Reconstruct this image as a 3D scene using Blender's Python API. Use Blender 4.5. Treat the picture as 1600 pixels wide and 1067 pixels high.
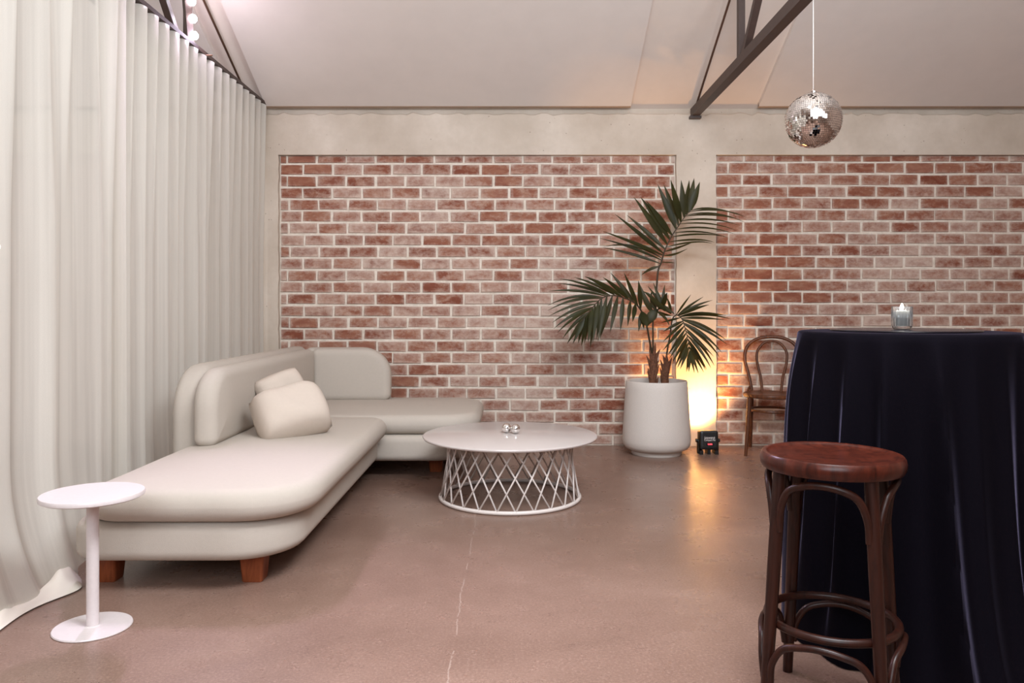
import bpy, bmesh, math, random
from mathutils import Vector, Matrix
PI = math.pi
random.seed(7)
S = bpy.context.scene
for o in list(bpy.data.objects):
    bpy.data.objects.remove(o, do_unlink=True)
COL = S.collection

# ------------------------------------------------------------------ camera
F = 1220.0; CX = 800.0; HY = 480.0; CAMZ = 1.12      # focal length, vanishing point (in the 1600x1067 frame), eye height
cam = bpy.data.cameras.new('camera'); camo = bpy.data.objects.new('camera', cam); COL.objects.link(camo)
cam.sensor_width = 36.0; cam.lens = 36.0 * F / 1600.0
cam.shift_x = (800.0 - CX) / 1600.0; cam.shift_y = -(533.5 - HY) / 1600.0
camo.location = (0, 0, CAMZ); camo.rotation_euler = (PI / 2, 0, 0)
cam.clip_start = 0.05
S.camera = camo

# ------------------------------------------------------------------ world, exposure, added lights
w = bpy.data.worlds.new('world'); S.world = w; w.use_nodes = True
w.node_tree.nodes['Background'].inputs[0].default_value = (0.95, 0.98, 1.0, 1)
w.node_tree.nodes['Background'].inputs[1].default_value = 0.05
S.view_settings.view_transform = 'Standard'; S.view_settings.look = 'None'
S.view_settings.gamma = 1.0; S.view_settings.use_curve_mapping = False
S.view_settings.exposure = 0.0

def area_light(name, loc, target, sx, sy, power, col):
    l = bpy.data.lights.new(name, 'AREA'); l.shape = 'RECTANGLE'; l.size = sx; l.size_y = sy
    l.energy = power; l.color = col
    o = bpy.data.objects.new(name, l); COL.objects.link(o); o.location = loc
    o.rotation_euler = (Vector(target) - Vector(loc)).to_track_quat('-Z', 'Y').to_euler()
    return o
# added unseen area lights: two wash the roof, others lift floor, sofa and curtain
area_light('added_uplight', (0.6, -0.6, 2.9), (0.6, 0.4, 5.2), 3.0, 2.0, 170, (0.90, 0.99, 1.08))
area_light('added_uplight', (1.5, 2.3, 2.45), (1.2, 4.9, 4.2), 1.6, 0.8, 44, (0.90, 0.99, 1.08))
area_light('added_light', (0.8, 1.6, 3.05), (0.55, 1.9, 0.0), 1.5, 1.1, 150, (0.93, 0.99, 1.05))
area_light('added_light', (-0.4, -1.4, 2.5), (-0.6, 5.0, 0.45), 2.6, 1.6, 104, (0.90, 0.99, 1.08))
area_light('added_light', (-4.2, 3.2, 2.5), (-2.0, 3.9, 1.3), 1.8, 1.6, 42, (0.95, 1.0, 1.03))
S.cycles.max_bounces = 6; S.cycles.diffuse_bounces = 4; S.cycles.glossy_bounces = 4
S.cycles.transmission_bounces = 5; S.cycles.transparent_max_bounces = 6
S.cycles.caustics_reflective = False; S.cycles.caustics_refractive = False

# ------------------------------------------------------------------ helpers
def P(px, py, Y):
    """world point at depth Y seen at a pixel of the photograph"""
    return Vector(((px - CX) / F * Y, Y, CAMZ - (py - HY) / F * Y))
def G(px, py, Z=0.0):
    """world point at height Z seen at a pixel"""
    Y = F * (CAMZ - Z) / (py - HY)
    return Vector(((px - CX) / F * Y, Y, Z))
def wloc(o):
    v = Vector((0, 0, 0))
    while o is not None:
        v += o.location; o = o.parent
    return v
def tag(o, label=None, cat=None, group=None, kind=None):
    if label: o['label'] = label
    if cat: o['category'] = cat
    if group: o['group'] = group
    if kind: o['kind'] = kind
    return o
def empty(name, loc, label=None, cat=None, group=None, kind=None):
    o = bpy.data.objects.new(name, None); COL.objects.link(o); o.location = loc
    o.empty_display_size = 0.1
    return tag(o, label, cat, group, kind)

class MB:
    def __init__(s): s.v = []; s.f = []; s.sharp = False
    def add(s, vs, fs):
        n = len(s.v); s.v += [Vector(p) for p in vs]; s.f += [[i + n for i in q] for q in fs]; return s
    def box(s, a, b):
        x0, y0, z0 = a; x1, y1, z1 = b
        return s.add([(x0,y0,z0),(x1,y0,z0),(x1,y1,z0),(x0,y1,z0),(x0,y0,z1),(x1,y0,z1),(x1,y1,z1),(x0,y1,z1)],
                     [(0,3,2,1),(4,5,6,7),(0,1,5,4),(1,2,6,5),(2,3,7,6),(3,0,4,7)])
    def tube(s, pts, r, seg=10, closed=False, squash=1.0):
        pts = [Vector(p) for p in pts]; n = len(pts)
        rs = r if isinstance(r, (list, tuple)) else [r] * n
        tang = []
        for i in range(n):
            a = pts[(i - 1) % n] if (closed or i > 0) else pts[i]
            b = pts[(i + 1) % n] if (closed or i < n - 1) else pts[i]
            tang.append((b - a).normalized())
        up = Vector((0, 0, 1)) if abs(tang[0].z) < 0.9 else Vector((1, 0, 0))
        nrm = tang[0].cross(up).normalized()
        vs = []; fs = []
        for i in range(n):
            t = tang[i]; nrm = (nrm - t * nrm.dot(t)).normalized(); bn = t.cross(nrm)
            for k in range(seg):
                a = 2 * PI * k / seg
                vs.append(pts[i] + nrm * (math.cos(a) * rs[i]) + bn * (math.sin(a) * rs[i] * squash))
        m = n if closed else n - 1
        for i in range(m):
            j = (i + 1) % n
            for k in range(seg):
                k2 = (k + 1) % seg
                fs.append((i * seg + k, i * seg + k2, j * seg + k2, j * seg + k))
        if not closed:
            fs.append(tuple(reversed(range(seg)))); fs.append(tuple((n - 1) * seg + k for k in range(seg)))
        return s.add(vs, fs)
    def lathe(s, prof, c=(0, 0, 0), seg=48, rfun=None):
        c = Vector(c); vs = []; fs = []; idx = []
        for (r, z) in prof:
            if r < 1e-6:
                idx.append([len(vs)]); vs.append(c + Vector((0, 0, z)))
            else:
                row = []
                for k in range(seg):
                    a = 2 * PI * k / seg; rr = r if rfun is None else rfun(r, z, a)
                    row.append(len(vs)); vs.append(c + Vector((rr * math.cos(a), rr * math.sin(a), z)))
                idx.append(row)
        for A, B in zip(idx[:-1], idx[1:]):
            for k in range(seg):
                k2 = (k + 1) % seg
                if len(A) == 1 and len(B) == 1: continue
                if len(A) == 1: fs.append((A[0], B[k2], B[k]))
                elif len(B) == 1: fs.append((A[k], A[k2], B[0]))
                else: fs.append((A[k], A[k2], B[k2], B[k]))
        return s.add(vs, fs)
    def slab(s, u0, u1, v0, v1, radii, prof, mapf, crown=0.0, seg=10, wob=0.0):
        """rounded-rectangle slab; prof = [(inset, height)...] bottom to top; crown bulges both caps"""
        def ring(ins):
            a0, a1, b0, b1 = u0 + ins, u1 - ins, v0 + ins, v1 - ins
            mx = max(0.001, min((a1 - a0), (b1 - b0)) / 2 - 1e-4); out = []
            cs = [(a0, b0, PI), (a1, b0, 1.5 * PI), (a1, b1, 0), (a0, b1, PI / 2)]
            for (cx, cy, st), R in zip(cs, radii):
                r = min(max(R - ins, 0.012), mx)
                ccx = cx + r if cx == a0 else cx - r; ccy = cy + r if cy == b0 else cy - r
                for k in range(seg + 1):
                    a = st + PI / 2 * k / seg
                    out.append((ccx + r * math.cos(a), ccy + r * math.sin(a)))
            # subdivide the straight sides so that shading stays smooth
            res = []
            L = len(out)
            for i in range(L):
                res.append(out[i])
                if (i + 1) % (seg + 1) == 0:
                    p, q = out[i], out[(i + 1) % L]
                    for k in range(1, 8): res.append((p[0] + (q[0] - p[0]) * k / 8, p[1] + (q[1] - p[1]) * k / 8))
            return res
        half = min(u1 - u0, v1 - v0) / 2
        full = []
        i0, z0 = prof[0]; i1, z1 = prof[-1]
        steps = [0.96, 0.8, 0.6, 0.4, 0.2]
        for q in steps:
            ins = i0 + (half - i0) * q; full.append((ins, z0 - crown * 0.3 * (1 - (1 - q) ** 2)))
        full += list(prof)
        for q in reversed(steps):
            ins = i1 + (half - i1) * q; full.append((ins, z1 + crown * (1 - (1 - q) ** 2)))
        rows = []; vs = []; fs = []
        for ins, z in full:
            rr = ring(ins); rows.append([len(vs) + k for k in range(len(rr))])
            for (a, b) in rr:
                dz = wob * math.sin(a * 9 + b * 5) * math.sin(b * 7 - a * 3) if wob else 0
                vs.append(mapf(a, b, z + dz))
        n = len(rows[0])
        for A, B in zip(rows[:-1], rows[1:]):
            for k in range(n):
                k2 = (k + 1) % n; fs.append((A[k], A[k2], B[k2], B[k]))
        fs.append(tuple(reversed(rows[0]))); fs.append(tuple(rows[-1]))
        return s.add(vs, fs)
    def xform(s, f):
        s.v = [Vector(f(p)) for p in s.v]; return s
    def build(s, name, mat, parent=None, loc=None, smooth=True, angle=40):
        base = wloc(parent) if parent else Vector((0, 0, 0))
        me = bpy.data.meshes.new(name)
        off = base if loc is None else Vector(loc)
        me.from_pydata([tuple(p - off) for p in s.v], [], s.f); me.update()
        bm = bmesh.new(); bm.from_mesh(me); bmesh.ops.recalc_face_normals(bm, faces=bm.faces[:])
        if smooth:
            for e in bm.edges:
                if len(e.link_faces) == 2 and e.calc_face_angle(0) > math.radians(angle): e.smooth = False
        bm.to_mesh(me); bm.free()
        if smooth:
            for p in me.polygons: p.use_smooth = True
        if mat: me.materials.append(mat)
        o = bpy.data.objects.new(name, me); COL.objects.link(o)
        if parent: o.parent = parent
        if loc is not None: o.location = Vector(loc) - base
        return o

def catmull(pts, n=8, closed=False):
    pts = [Vector(p) for p in pts]; out = []; L = len(pts)
    rng = range(L) if closed else range(L - 1)
    for i in rng:
        if closed: p0, p1, p2, p3 = pts[(i-1) % L], pts[i], pts[(i+1) % L], pts[(i+2) % L]
        else: p0, p1, p2, p3 = pts[max(i-1, 0)], pts[i], pts[i+1], pts[min(i+2, L-1)]
        for k in range(n):
            t = k / n
            out.append(0.5 * ((2 * p1) + (p2 - p0) * t + (2*p0 - 5*p1 + 4*p2 - p3) * t*t + (3*p1 - p0 - 3*p2 + p3) * t**3))
    if not closed: out.append(pts[-1])
    return out
def rnd_prof(z0, z1, r, n=6):
    """profile with both edges rounded by radius r"""
    a = [(r - r * math.sin(PI/2*k/n), z0 + r - r * math.cos(PI/2*k/n)) for k in range(n + 1)]
    b = [(r - r * math.cos(PI/2*k/n), z1 - r + r * math.sin(PI/2*k/n)) for k in range(n + 1)]
    return a + b
XY = lambda a, b, z: (a, b, z)

# ------------------------------------------------------------------ materials
def srgb(r, g, b):
    f = lambda c: (c/255/12.92) if c/255 <= 0.04045 else ((c/255 + 0.055)/1.055) ** 2.4
    return (f(r), f(g), f(b), 1)
class NT:
    def __init__(s, name):
        s.m = bpy.data.materials.new(name); s.m.use_nodes = True; s.t = s.m.node_tree
        s.b = s.t.nodes['Principled BSDF']; s.out = s.t.nodes['Material Output']
    def n(s, typ, **kw):
        nd = s.t.nodes.new(typ)
        for k, v in kw.items():
            if k.startswith('i_'):
                key = k[2:]; nd.inputs[int(key) if key.isdigit() else key].default_value = v
            else: setattr(nd, k, v)
        return nd
    def l(s, a, b): s.t.links.new(a, b)
    def math(s, op, a, b=None, c=None, clamp=False):
        nd = s.n('ShaderNodeMath', operation=op); nd.use_clamp = clamp
        for i, x in enumerate((a, b, c)):
            if x is None: continue
            if isinstance(x, (int, float)): nd.inputs[i].default_value = x
            else: s.l(x, nd.inputs[i])
        return nd.outputs[0]
    def noise(s, vec, scale, detail=4, rough=0.55, dist=0.0):
        nd = s.n('ShaderNodeTexNoise'); nd.inputs['Scale'].default_value = scale; nd.inputs['Detail'].default_value = detail
        nd.inputs['Roughness'].default_value = rough; nd.inputs['Distortion'].default_value = dist
        if vec is not None: s.l(vec, nd.inputs['Vector'])
        return nd.outputs['Fac']
    def pos(s, scale=None):
        g = s.n('ShaderNodeNewGeometry').outputs['Position']
        if scale is None: return g
        m = s.n('ShaderNodeMapping'); m.inputs['Scale'].default_value = scale; s.l(g, m.inputs['Vector']); return m.outputs[0]
    def mix(s, fac, a, b, mode='MIX'):
        nd = s.n('ShaderNodeMix', data_type='RGBA', blend_type=mode)
        for i, x in ((0, fac), (6, a), (7, b)):
            if isinstance(x, (int, float, tuple)): nd.inputs[i].default_value = x
            else: s.l(x, nd.inputs[i])
        return nd.outputs[2]
    def ramp(s, fac, stops):
        nd = s.n('ShaderNodeValToRGB'); e = nd.color_ramp.elements
        e[0].position, e[0].color = stops[0]; e[1].position, e[1].color = stops[-1]
        for p, c in stops[1:-1]:
            q = e.new(p); q.color = c
        s.l(fac, nd.inputs[0]); return nd.outputs[0]
    def bump(s, h, strength=0.3, dist=0.01):
        nd = s.n('ShaderNodeBump'); nd.inputs['Strength'].default_value = strength; nd.inputs['Distance'].default_value = dist
        s.l(h, nd.inputs['Height']); s.l(nd.outputs[0], s.b.inputs['Normal'])
    def set(s, **kw):
        for k, v in kw.items(): s.b.inputs[k.replace('_', ' ')].default_value = v
        return s
    def col(s, c):
        if isinstance(c, tuple): s.b.inputs['Base Color'].default_value = c
        else: s.l(c, s.b.inputs['Base Color'])
MT = {}
def simple(name, c, rough=0.5, metal=0.0, spec=0.5, noise=0.0, scale=30, bump=0.0):
    t = NT(name); t.set(Roughness=rough, Metallic=metal); t.b.inputs['Specular IOR Level'].default_value = spec
    if noise:
        f = t.noise(t.pos(), scale, 5)
        lo = tuple(x * (1 - noise) for x in c[:3]) + (1,); hi = tuple(min(1, x * (1 + noise)) for x in c[:3]) + (1,)
        t.col(t.ramp(f, [(0.3, lo), (0.7, hi)]))
        if bump: t.bump(f, bump, 0.004)
    else: t.col(c)
    MT[name] = t.m; return t.m

def m_floor():
    t = NT('polished_concrete'); p = t.pos()
    big = t.noise(p, 0.9, 5, 0.6, 0.4); mid = t.noise(p, 5, 6, 0.65, 0.2); fine = t.noise(p, 105, 4, 0.8)
    c = t.ramp(big, [(0.3, srgb(120, 94, 82)), (0.55, srgb(144, 116, 103)), (0.75, srgb(161, 133, 120))])
    c = t.mix(t.math('MULTIPLY', mid, 0.55), c, srgb(100, 75, 62))
    sp = t.math('SUBTRACT', fine, 0.5); sp = t.math('MULTIPLY', sp, 1.9)
    c = t.mix(t.math('ABSOLUTE', sp, clamp=True), c, t.ramp(fine, [(0.42, srgb(66, 47, 38)), (0.6, srgb(190, 164, 150))]))
    # hairline cracks
    dv = t.n('ShaderNodeVectorMath', operation='ADD'); nz = t.n('ShaderNodeTexNoise'); nz.inputs['Scale'].default_value = 4; nz.inputs['Detail'].default_value = 6
    t.l(p, nz.inputs['Vector']); sc = t.n('ShaderNodeVectorMath', operation='SCALE'); sc.inputs['Scale'].default_value = 0.5
    t.l(nz.outputs['Color'], sc.inputs[0]); t.l(p, dv.inputs[0]); t.l(sc.outputs[0], dv.inputs[1])
    vo = t.n('ShaderNodeTexVoronoi', feature='DISTANCE_TO_EDGE'); vo.inputs['Scale'].default_value = 2.6; t.l(dv.outputs[0], vo.inputs['Vector'])
    crack = t.math('LESS_THAN', vo.outputs['Distance'], 0.0035)
    gate = t.math('GREATER_THAN', t.noise(p, 2.2, 3), 0.53)
    crack = t.math('MULTIPLY', crack, gate); 
    c = t.mix(t.math('MULTIPLY', crack, 0.32), c, srgb(80, 58, 52))
    # the sawn control joint, ragged
    sx = t.n('ShaderNodeSeparateXYZ'); t.l(p, sx.inputs[0])
    wob = t.math('MULTIPLY', t.math('SUBTRACT', t.noise(p, 2.2, 8, 0.8), 0.5), 0.05)
    d = t.math('ABSOLUTE', t.math('ADD', t.math('ADD', sx.outputs[0], 0.195), wob))
    jt = t.math('LESS_THAN', d, 0.0022)
    jt = t.math('MULTIPLY', jt, t.math('GREATER_THAN', t.noise(p, 9, 3), 0.42))
    c = t.mix(t.math('MULTIPLY', jt, 0.28), c, srgb(200, 182, 170))
    t.col(c)
    r = t.math('ADD', t.math('MULTIPLY', mid, 0.20), 0.19); t.l(r, t.b.inputs['Roughness'])
    t.b.inputs['Specular IOR Level'].default_value = 0.42
    h = t.math('SUBTRACT', t.math('MULTIPLY', fine, 0.25), t.math('MULTIPLY', jt, 0.5))
    t.bump(h, 0.10, 0.004); MT['floor'] = t.m
m_floor()

def m_concrete():
    t = NT('pale_concrete'); p = t.pos()
    a = t.noise(p, 2.2, 6, 0.6); b = t.noise(p, 26, 5, 0.6)
    c = t.ramp(a, [(0.3, srgb(184, 170, 155)), (0.5, srgb(200, 187, 173)), (0.7, srgb(216, 204, 191))])
    c = t.mix(t.math('MULTIPLY', b, 0.35), c, srgb(190, 172, 152))
    vo = t.n('ShaderNodeTexVoronoi'); vo.inputs['Scale'].default_value = 22; t.l(p, vo.inputs['Vector'])
    dot = t.math('MULTIPLY', t.math('LESS_THAN', vo.outputs['Distance'], 0.10), t.math('GREATER_THAN', t.noise(p, 7, 3), 0.55))
    c = t.mix(t.math('MULTIPLY', dot, 0.55), c, srgb(120, 98, 82))
    t.col(c); t.set(Roughness=0.85); t.b.inputs['Specular IOR Level'].default_value = 0.2
    t.bump(t.math('SUBTRACT', t.math('MULTIPLY', b, 0.6), t.math('MULTIPLY', dot, 0.8)), 0.35, 0.008); MT['concrete'] = t.m
m_concrete()

def m_brick():
    t = NT('whitewashed_brick'); p = t.pos(); oi = t.n('ShaderNodeObjectInfo')
    tc = t.n('ShaderNodeTexCoord'); sx = t.n('ShaderNodeSeparateXYZ'); t.l(tc.outputs['Generated'], sx.inputs[0])
    r = oi.outputs['Random']
    r2 = t.math('FRACT', t.math('MULTIPLY', r, 37.7))
    base = t.ramp(r, [(0.0, srgb(128, 72, 56)), (0.25, srgb(144, 89, 71)), (0.55, srgb(154, 102, 83)), (0.8, srgb(160, 112, 94)), (1.0, srgb(134, 77, 60))])
    n1 = t.noise(p, 24, 7, 0.72, 0.3); n2 = t.noise(p, 0.75, 3, 0.5); n3 = t.noise(t.pos((30, 30, 90)), 1.0, 4, 0.6)
    n4 = t.noise(t.pos((7, 7, 16)), 1.0, 5, 0.65, 0.6)
    base = t.mix(t.math('MULTIPLY', n1, 0.6), base, srgb(106, 60, 45))
    base = t.mix(t.math('MULTIPLY', t.math('SUBTRACT', n4, 0.42, clamp=True), 1.6), base, srgb(184, 142, 116))
    base = t.mix(t.math('MULTIPLY', t.math('SUBTRACT', 0.40, n4, clamp=True), 2.2), base, srgb(98, 52, 38))
    ax = t.math('MULTIPLY', t.math('ABSOLUTE', t.math('SUBTRACT', sx.outputs[0], 0.5)), 2.0)
    az = t.math('MULTIPLY', t.math('ABSOLUTE', t.math('SUBTRACT', sx.outputs[2], 0.5)), 2.0)
    e = t.math('ADD', t.math('POWER', ax, 7.0), t.math('MULTIPLY', t.math('POWER', az, 3.0), 0.9))
    wsh = t.math('MULTIPLY', e, 0.55)
    wsh = t.math('ADD', wsh, t.math('MULTIPLY', t.math('SUBTRACT', n1, 0.5), 1.7))
    wsh = t.math('ADD', wsh, t.math('MULTIPLY', t.math('SUBTRACT', n2, 0.5), 2.0))
    wsh = t.math('ADD', wsh, t.math('MULTIPLY', t.math('SUBTRACT', r2, 0.5), 0.55))
    wsh = t.math('ADD', wsh, t.math('MULTIPLY', t.math('SUBTRACT', n3, 0.5), 0.5))
    wsh = t.math('ADD', wsh, t.math('MULTIPLY', t.math('SUBTRACT', n4, 0.5), 1.3))
    # splashed lime along the foot of the wall
    sp = t.n('ShaderNodeSeparateXYZ'); t.l(p, sp.inputs[0])
    foot = t.n('ShaderNodeMapRange'); foot.inputs['From Min'].default_value = 0.34; foot.inputs['From Max'].default_value = 0.10
    t.l(sp.outputs[2], foot.inputs['Value'])
    wsh = t.math('ADD', wsh, t.math('MULTIPLY', foot.outputs[0], 0.35))
    wsh = t.math('ADD', wsh, 0.17, clamp=True)
    c = t.mix(t.math('MULTIPLY', wsh, 0.86), base, srgb(200, 180, 167))
    t.col(c); t.set(Roughness=0.9); t.b.inputs['Specular IOR Level'].default_value = 0.15
    t.bump(t.math('ADD', n1, t.math('MULTIPLY', n3, 0.4)), 0.5, 0.006); MT['brick'] = t.m
    t = NT('lime_mortar'); p = t.pos(); a = t.noise(p, 18, 6, 0.7)
    t.col(t.ramp(a, [(0.3, srgb(206, 193, 178)), (0.65, srgb(230, 219, 206))])); t.set(Roughness=0.95)
    t.b.inputs['Specular IOR Level'].default_value = 0.1
    t.bump(a, 0.6, 0.008); MT['mortar'] = t.m
m_brick()

def m_fabric(name, c, bscale=420, b=0.35, sheen=0.2, rough=0.95):
    t = NT(name); p = t.pos(); f = t.noise(p, bscale, 3, 0.7); g = t.noise(p, 60, 4)
    lo = tuple(x * 0.93 for x in c[:3]) + (1,)
    t.col(t.mix(g, lo, c)); t.set(Roughness=rough); t.b.inputs['Specular IOR Level'].default_value = 0.15
    t.b.inputs['Sheen Weight'].default_value = sheen; t.b.inputs['Sheen Roughness'].default_value = 0.5
    t.bump(f, b, 0.003); MT[name] = t.m
m_fabric('boucle', srgb(190, 180, 169), sheen=0.0)
m_fabric('pillow_linen', srgb(204, 190, 177), 500, 0.4, sheen=0.0)

def m_velvet():
    t = NT('navy_velvet'); p = t.pos(); g = t.noise(p, 300, 3, 0.7)
    t.col(t.mix(g, srgb(6, 4, 8), srgb(12, 9, 16))); t.set(Roughness=0.85)
    t.b.inputs['Specular IOR Level'].default_value = 0.04
    t.b.inputs['Sheen Weight'].default_value = 0.17; t.b.inputs['Sheen Roughness'].default_value = 0.22
    t.b.inputs['Sheen Tint'].default_value = (0.58, 0.50, 0.80, 1)
    t.bump(g, 0.25, 0.002); MT['velvet'] = t.m
m_velvet()

def m_sheer():
    t = NT('sheer_linen'); p = t.pos(); t.t.nodes.remove(t.b)
    wv = t.noise(t.pos((1, 260, 500)), 1.0, 2, 0.6); st = t.noise(t.pos((1, 7.0, 0.12)), 1.0, 4, 0.6)
    col = t.mix(wv, srgb(222, 217, 208), srgb(238, 233, 224))
    d = t.n('ShaderNodeBsdfDiffuse'); t.l(col, d.inputs[0]); tr = t.n('ShaderNodeBsdfTranslucent'); t.l(col, tr.inputs[0])
    tp = t.n('ShaderNodeBsdfTransparent'); m1 = t.n('ShaderNodeMixShader'); m1.inputs[0].default_value = 0.45
    t.l(d.outputs[0], m1.inputs[1]); t.l(tr.outputs[0], m1.inputs[2])
    m2 = t.n('ShaderNodeMixShader'); mr = t.n('ShaderNodeMapRange')
    mr.inputs['From Min'].default_value = 0.42; mr.inputs['From Max'].default_value = 0.75
    mr.inputs['To Min'].default_value = 0.05; mr.inputs['To Max'].default_value = 0.5; t.l(st, mr.inputs['Value'])
    t.l(mr.outputs[0], m2.inputs[0]); t.l(m1.outputs[0], m2.inputs[1]); t.l(tp.outputs[0], m2.inputs[2])
    t.l(m2.outputs[0], t.out.inputs[0]); MT['sheer'] = t.m
m_sheer()

def m_wood(name, dark, light, rough=0.3, scale=1.0):
    t = NT(name); p = t.pos((9 * scale, 9 * scale, 1.6 * scale)); a = t.noise(p, 3.5, 6, 0.65, 1.2); b = t.noise(t.pos(), 90, 4)
    c = t.ramp(a, [(0.32, dark), (0.68, light)]); c = t.mix(t.math('MULTIPLY', b, 0.3), c, dark)
    t.col(c); t.set(Roughness=rough); t.b.inputs['Specular IOR Level'].default_value = 0.25; t.b.inputs['Coat Weight'].default_value = 0.05; t.b.inputs['Coat Roughness'].default_value = 0.25
    t.bump(a, 0.06, 0.003); MT[name] = t.m
m_wood('bentwood_dark', srgb(28, 11, 7), srgb(54, 24, 15), 0.38)
m_wood('bentwood_seat', srgb(38, 14, 9), srgb(80, 33, 21), 0.30)
m_wood('bentwood_brown', srgb(62, 33, 19), srgb(112, 66, 40), 0.38)
m_wood('sofa_leg_wood', srgb(116, 58, 34), srgb(160, 88, 54), 0.4)
def m_leaf():
    t = NT('palm_leaf'); p = t.pos(); a = t.noise(p, 10, 4); oi = t.n('ShaderNodeObjectInfo')
    c = t.ramp(a, [(0.3, srgb(24, 29, 12)), (0.7, srgb(46, 50, 22))])
    c = t.mix(t.math('MULTIPLY', oi.outputs['Random'], 0.45), c, srgb(62, 58, 32))
    t.col(c); t.set(Roughness=0.5); t.b.inputs['Specular IOR Level'].default_value = 0.3
    tr = t.n('ShaderNodeBsdfTranslucent'); tr.inputs[0].default_value = srgb(110, 104, 40)
    m = t.n('ShaderNodeMixShader'); m.inputs[0].default_value = 0.2
    t.l(t.b.outputs[0], m.inputs[1]); t.l(tr.outputs[0], m.inputs[2]); t.l(m.outputs[0], t.out.inputs[0]); MT['leaf'] = t.m
m_leaf()
simple('palm_stem', srgb(58, 44, 26), 0.6, noise=0.25, scale=40)
simple('palm_bark', srgb(104, 66, 46), 0.9, noise=0.4, scale=60, bump=0.6)
simple('soil', srgb(40, 28, 22), 1.0, noise=0.4, scale=90, bump=0.5)
simple('pot_terrazzo', srgb(208, 199, 191), 0.65, noise=0.06, scale=220, bump=0.15)
simple('ceiling_board', srgb(222, 211, 203), 0.9, spec=0.1, noise=0.02, scale=6)
simple('ceiling_soffit', srgb(228, 214, 203), 0.9, spec=0.1, noise=0.03, scale=5)
simple('board_edge', srgb(176, 152, 132), 0.9, spec=0.1)
simple('hall_plaster', srgb(190, 170, 158), 0.9, spec=0.1, noise=0.03, scale=3)
simple('truss_steel', srgb(66, 50, 44), 0.5, noise=0.12, scale=20)
simple('truss_rod', srgb(112, 78, 58), 0.5)
simple('white_powder_coat', srgb(222, 212, 206), 0.4)
simple('white_lacquer', srgb(204, 195, 191), 0.16, noise=0.01, scale=5)
simple('side_table_white', srgb(212, 202, 201), 0.3, noise=0.03, scale=80)
simple('chrome', (0.9, 0.87, 0.85, 1), 0.04, metal=1.0)
simple('mirror', (0.93, 0.90, 0.87, 1), 0.03, metal=1.0)
simple('mirror_core', srgb(60, 48, 42), 0.6)
simple('black_plastic', srgb(20, 17, 16), 0.42)
simple('black_disc', srgb(18, 14, 22), 0.25)
simple('print_white', srgb(225, 215, 210), 0.6)
simple('wax', srgb(246, 240, 228), 0.5)
simple('wire', srgb(235, 225, 218), 0.4)
simple('hem', srgb(232, 224, 210), 0.9)
def emit(name, c, strength):
    t = NT(name); t.b.inputs['Base Color'].default_value = c; t.b.inputs['Emission Color'].default_value = c
    t.b.inputs['Emission Strength'].default_value = strength; MT[name] = t.m
emit('led_lens', (0.95, 0.88, 1.0, 1), 60)
emit('par_lens', (1.0, 0.55, 0.2, 1), 12)
emit('red_digits', (1.0, 0.08, 0.10, 1), 2.5)
emit('flame', (1.0, 0.93, 0.8, 1), 6)
emit('globe_glow', (1.0, 0.97, 0.9, 1), 6)
t = NT('glass'); t.set(Roughness=0.03); t.b.inputs['Transmission Weight'].default_value = 0.9; t.b.inputs['IOR'].default_value = 1.45
t.col((0.97, 0.97, 0.96, 1)); MT['glass'] = t.m

# ------------------------------------------------------------------ room
WY = 6.30            # face of the concrete frame
BY = 6.335           # face of the brickwork
ZB = 2.35            # underside of the ring beam
SL = 0.48            # roof pitch
def struct(mb, name, mat, label, cat, smooth=False):
    return tag(mb.build(name, mat, smooth=smooth), label, cat, kind='structure')
struct(MB().box((-5.2, -4.2, -0.12), (5.2, 6.6, 0.0)), 'floor', MT['floor'], 'brown polished concrete floor with hairline cracks', 'floor')
# concrete frame of the back wall: ring beam with a ragged top edge, three piers
mb = MB()
n = 220; vs = []; fs = []
for i in range(n + 1):
    x = -5.2 + 10.4 * i / n
    zt = 2.685 + 0.010 * math.sin(i * 1.7) * random.random() + random.uniform(-0.006, 0.008)
    for (y, z) in ((WY, ZB), (WY, zt - 0.012), (WY + 0.014, zt), (WY + 0.06, zt + 0.004), (WY + 0.06, 2.95), (WY + 0.25, 2.95), (WY + 0.25, ZB)): vs.append((x, y, z))
for i in range(n):
    for k in range(7):
        a = i * 7 + k; b = i * 7 + (k + 1) % 7; fs.append((a, b, b + 7, a + 7))
mb.add(vs, fs)
def pier(mb, x0, x1):
    N = 40; v = []; f = []
    for i in range(N + 1):
        z = ZB * i / N
        j0, j1 = random.uniform(-.004, .004), random.uniform(-.004, .004)
        for (x, y) in ((x0 + j0, WY), (x1 + j1, WY), (x1, WY + 0.25), (x0, WY + 0.25)): v.append((x, y, z))
    for i in range(N):
        for k in range(4):
            a = i * 4 + k; b = i * 4 + (k + 1) % 4; f.append((a, b, b + 4, a + 4))
    mb.add(v, f)
pier(mb, -2.75, -1.885); pier(mb, 1.327, 1.648); pier(mb, 4.55, 5.2); pier(mb, -5.2, -4.9)
struct(mb, 'wall_back', MT['concrete'], 'pale rough concrete beam and piers framing the brick panels', 'wall')
struct(MB().box((-4.9, WY + 0.04, 0), (-2.75, WY + 0.2, ZB + 0.02)), 'wall_back_plaster', MT['hall_plaster'], 'plain plaster infill in the back wall beyond the sheer curtain', 'wall')
struct(MB().box((-5.35, -4.2, 0), (-5.2, 6.6, 5.6)), 'wall_left', MT['hall_plaster'], 'plain plaster wall far beyond the sheer curtain', 'wall')
struct(MB().box((5.2, -4.2, 0), (5.35, 6.6, 5.6)), 'wall_right', MT['hall_plaster'], 'plain plaster wall at the right of the hall', 'wall')
struct(MB().box((-5.2, -4.35, 0), (5.2, -4.2, 5.6)), 'wall_front', MT['hall_plaster'], 'plain plaster wall behind the photographer', 'wall')
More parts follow.
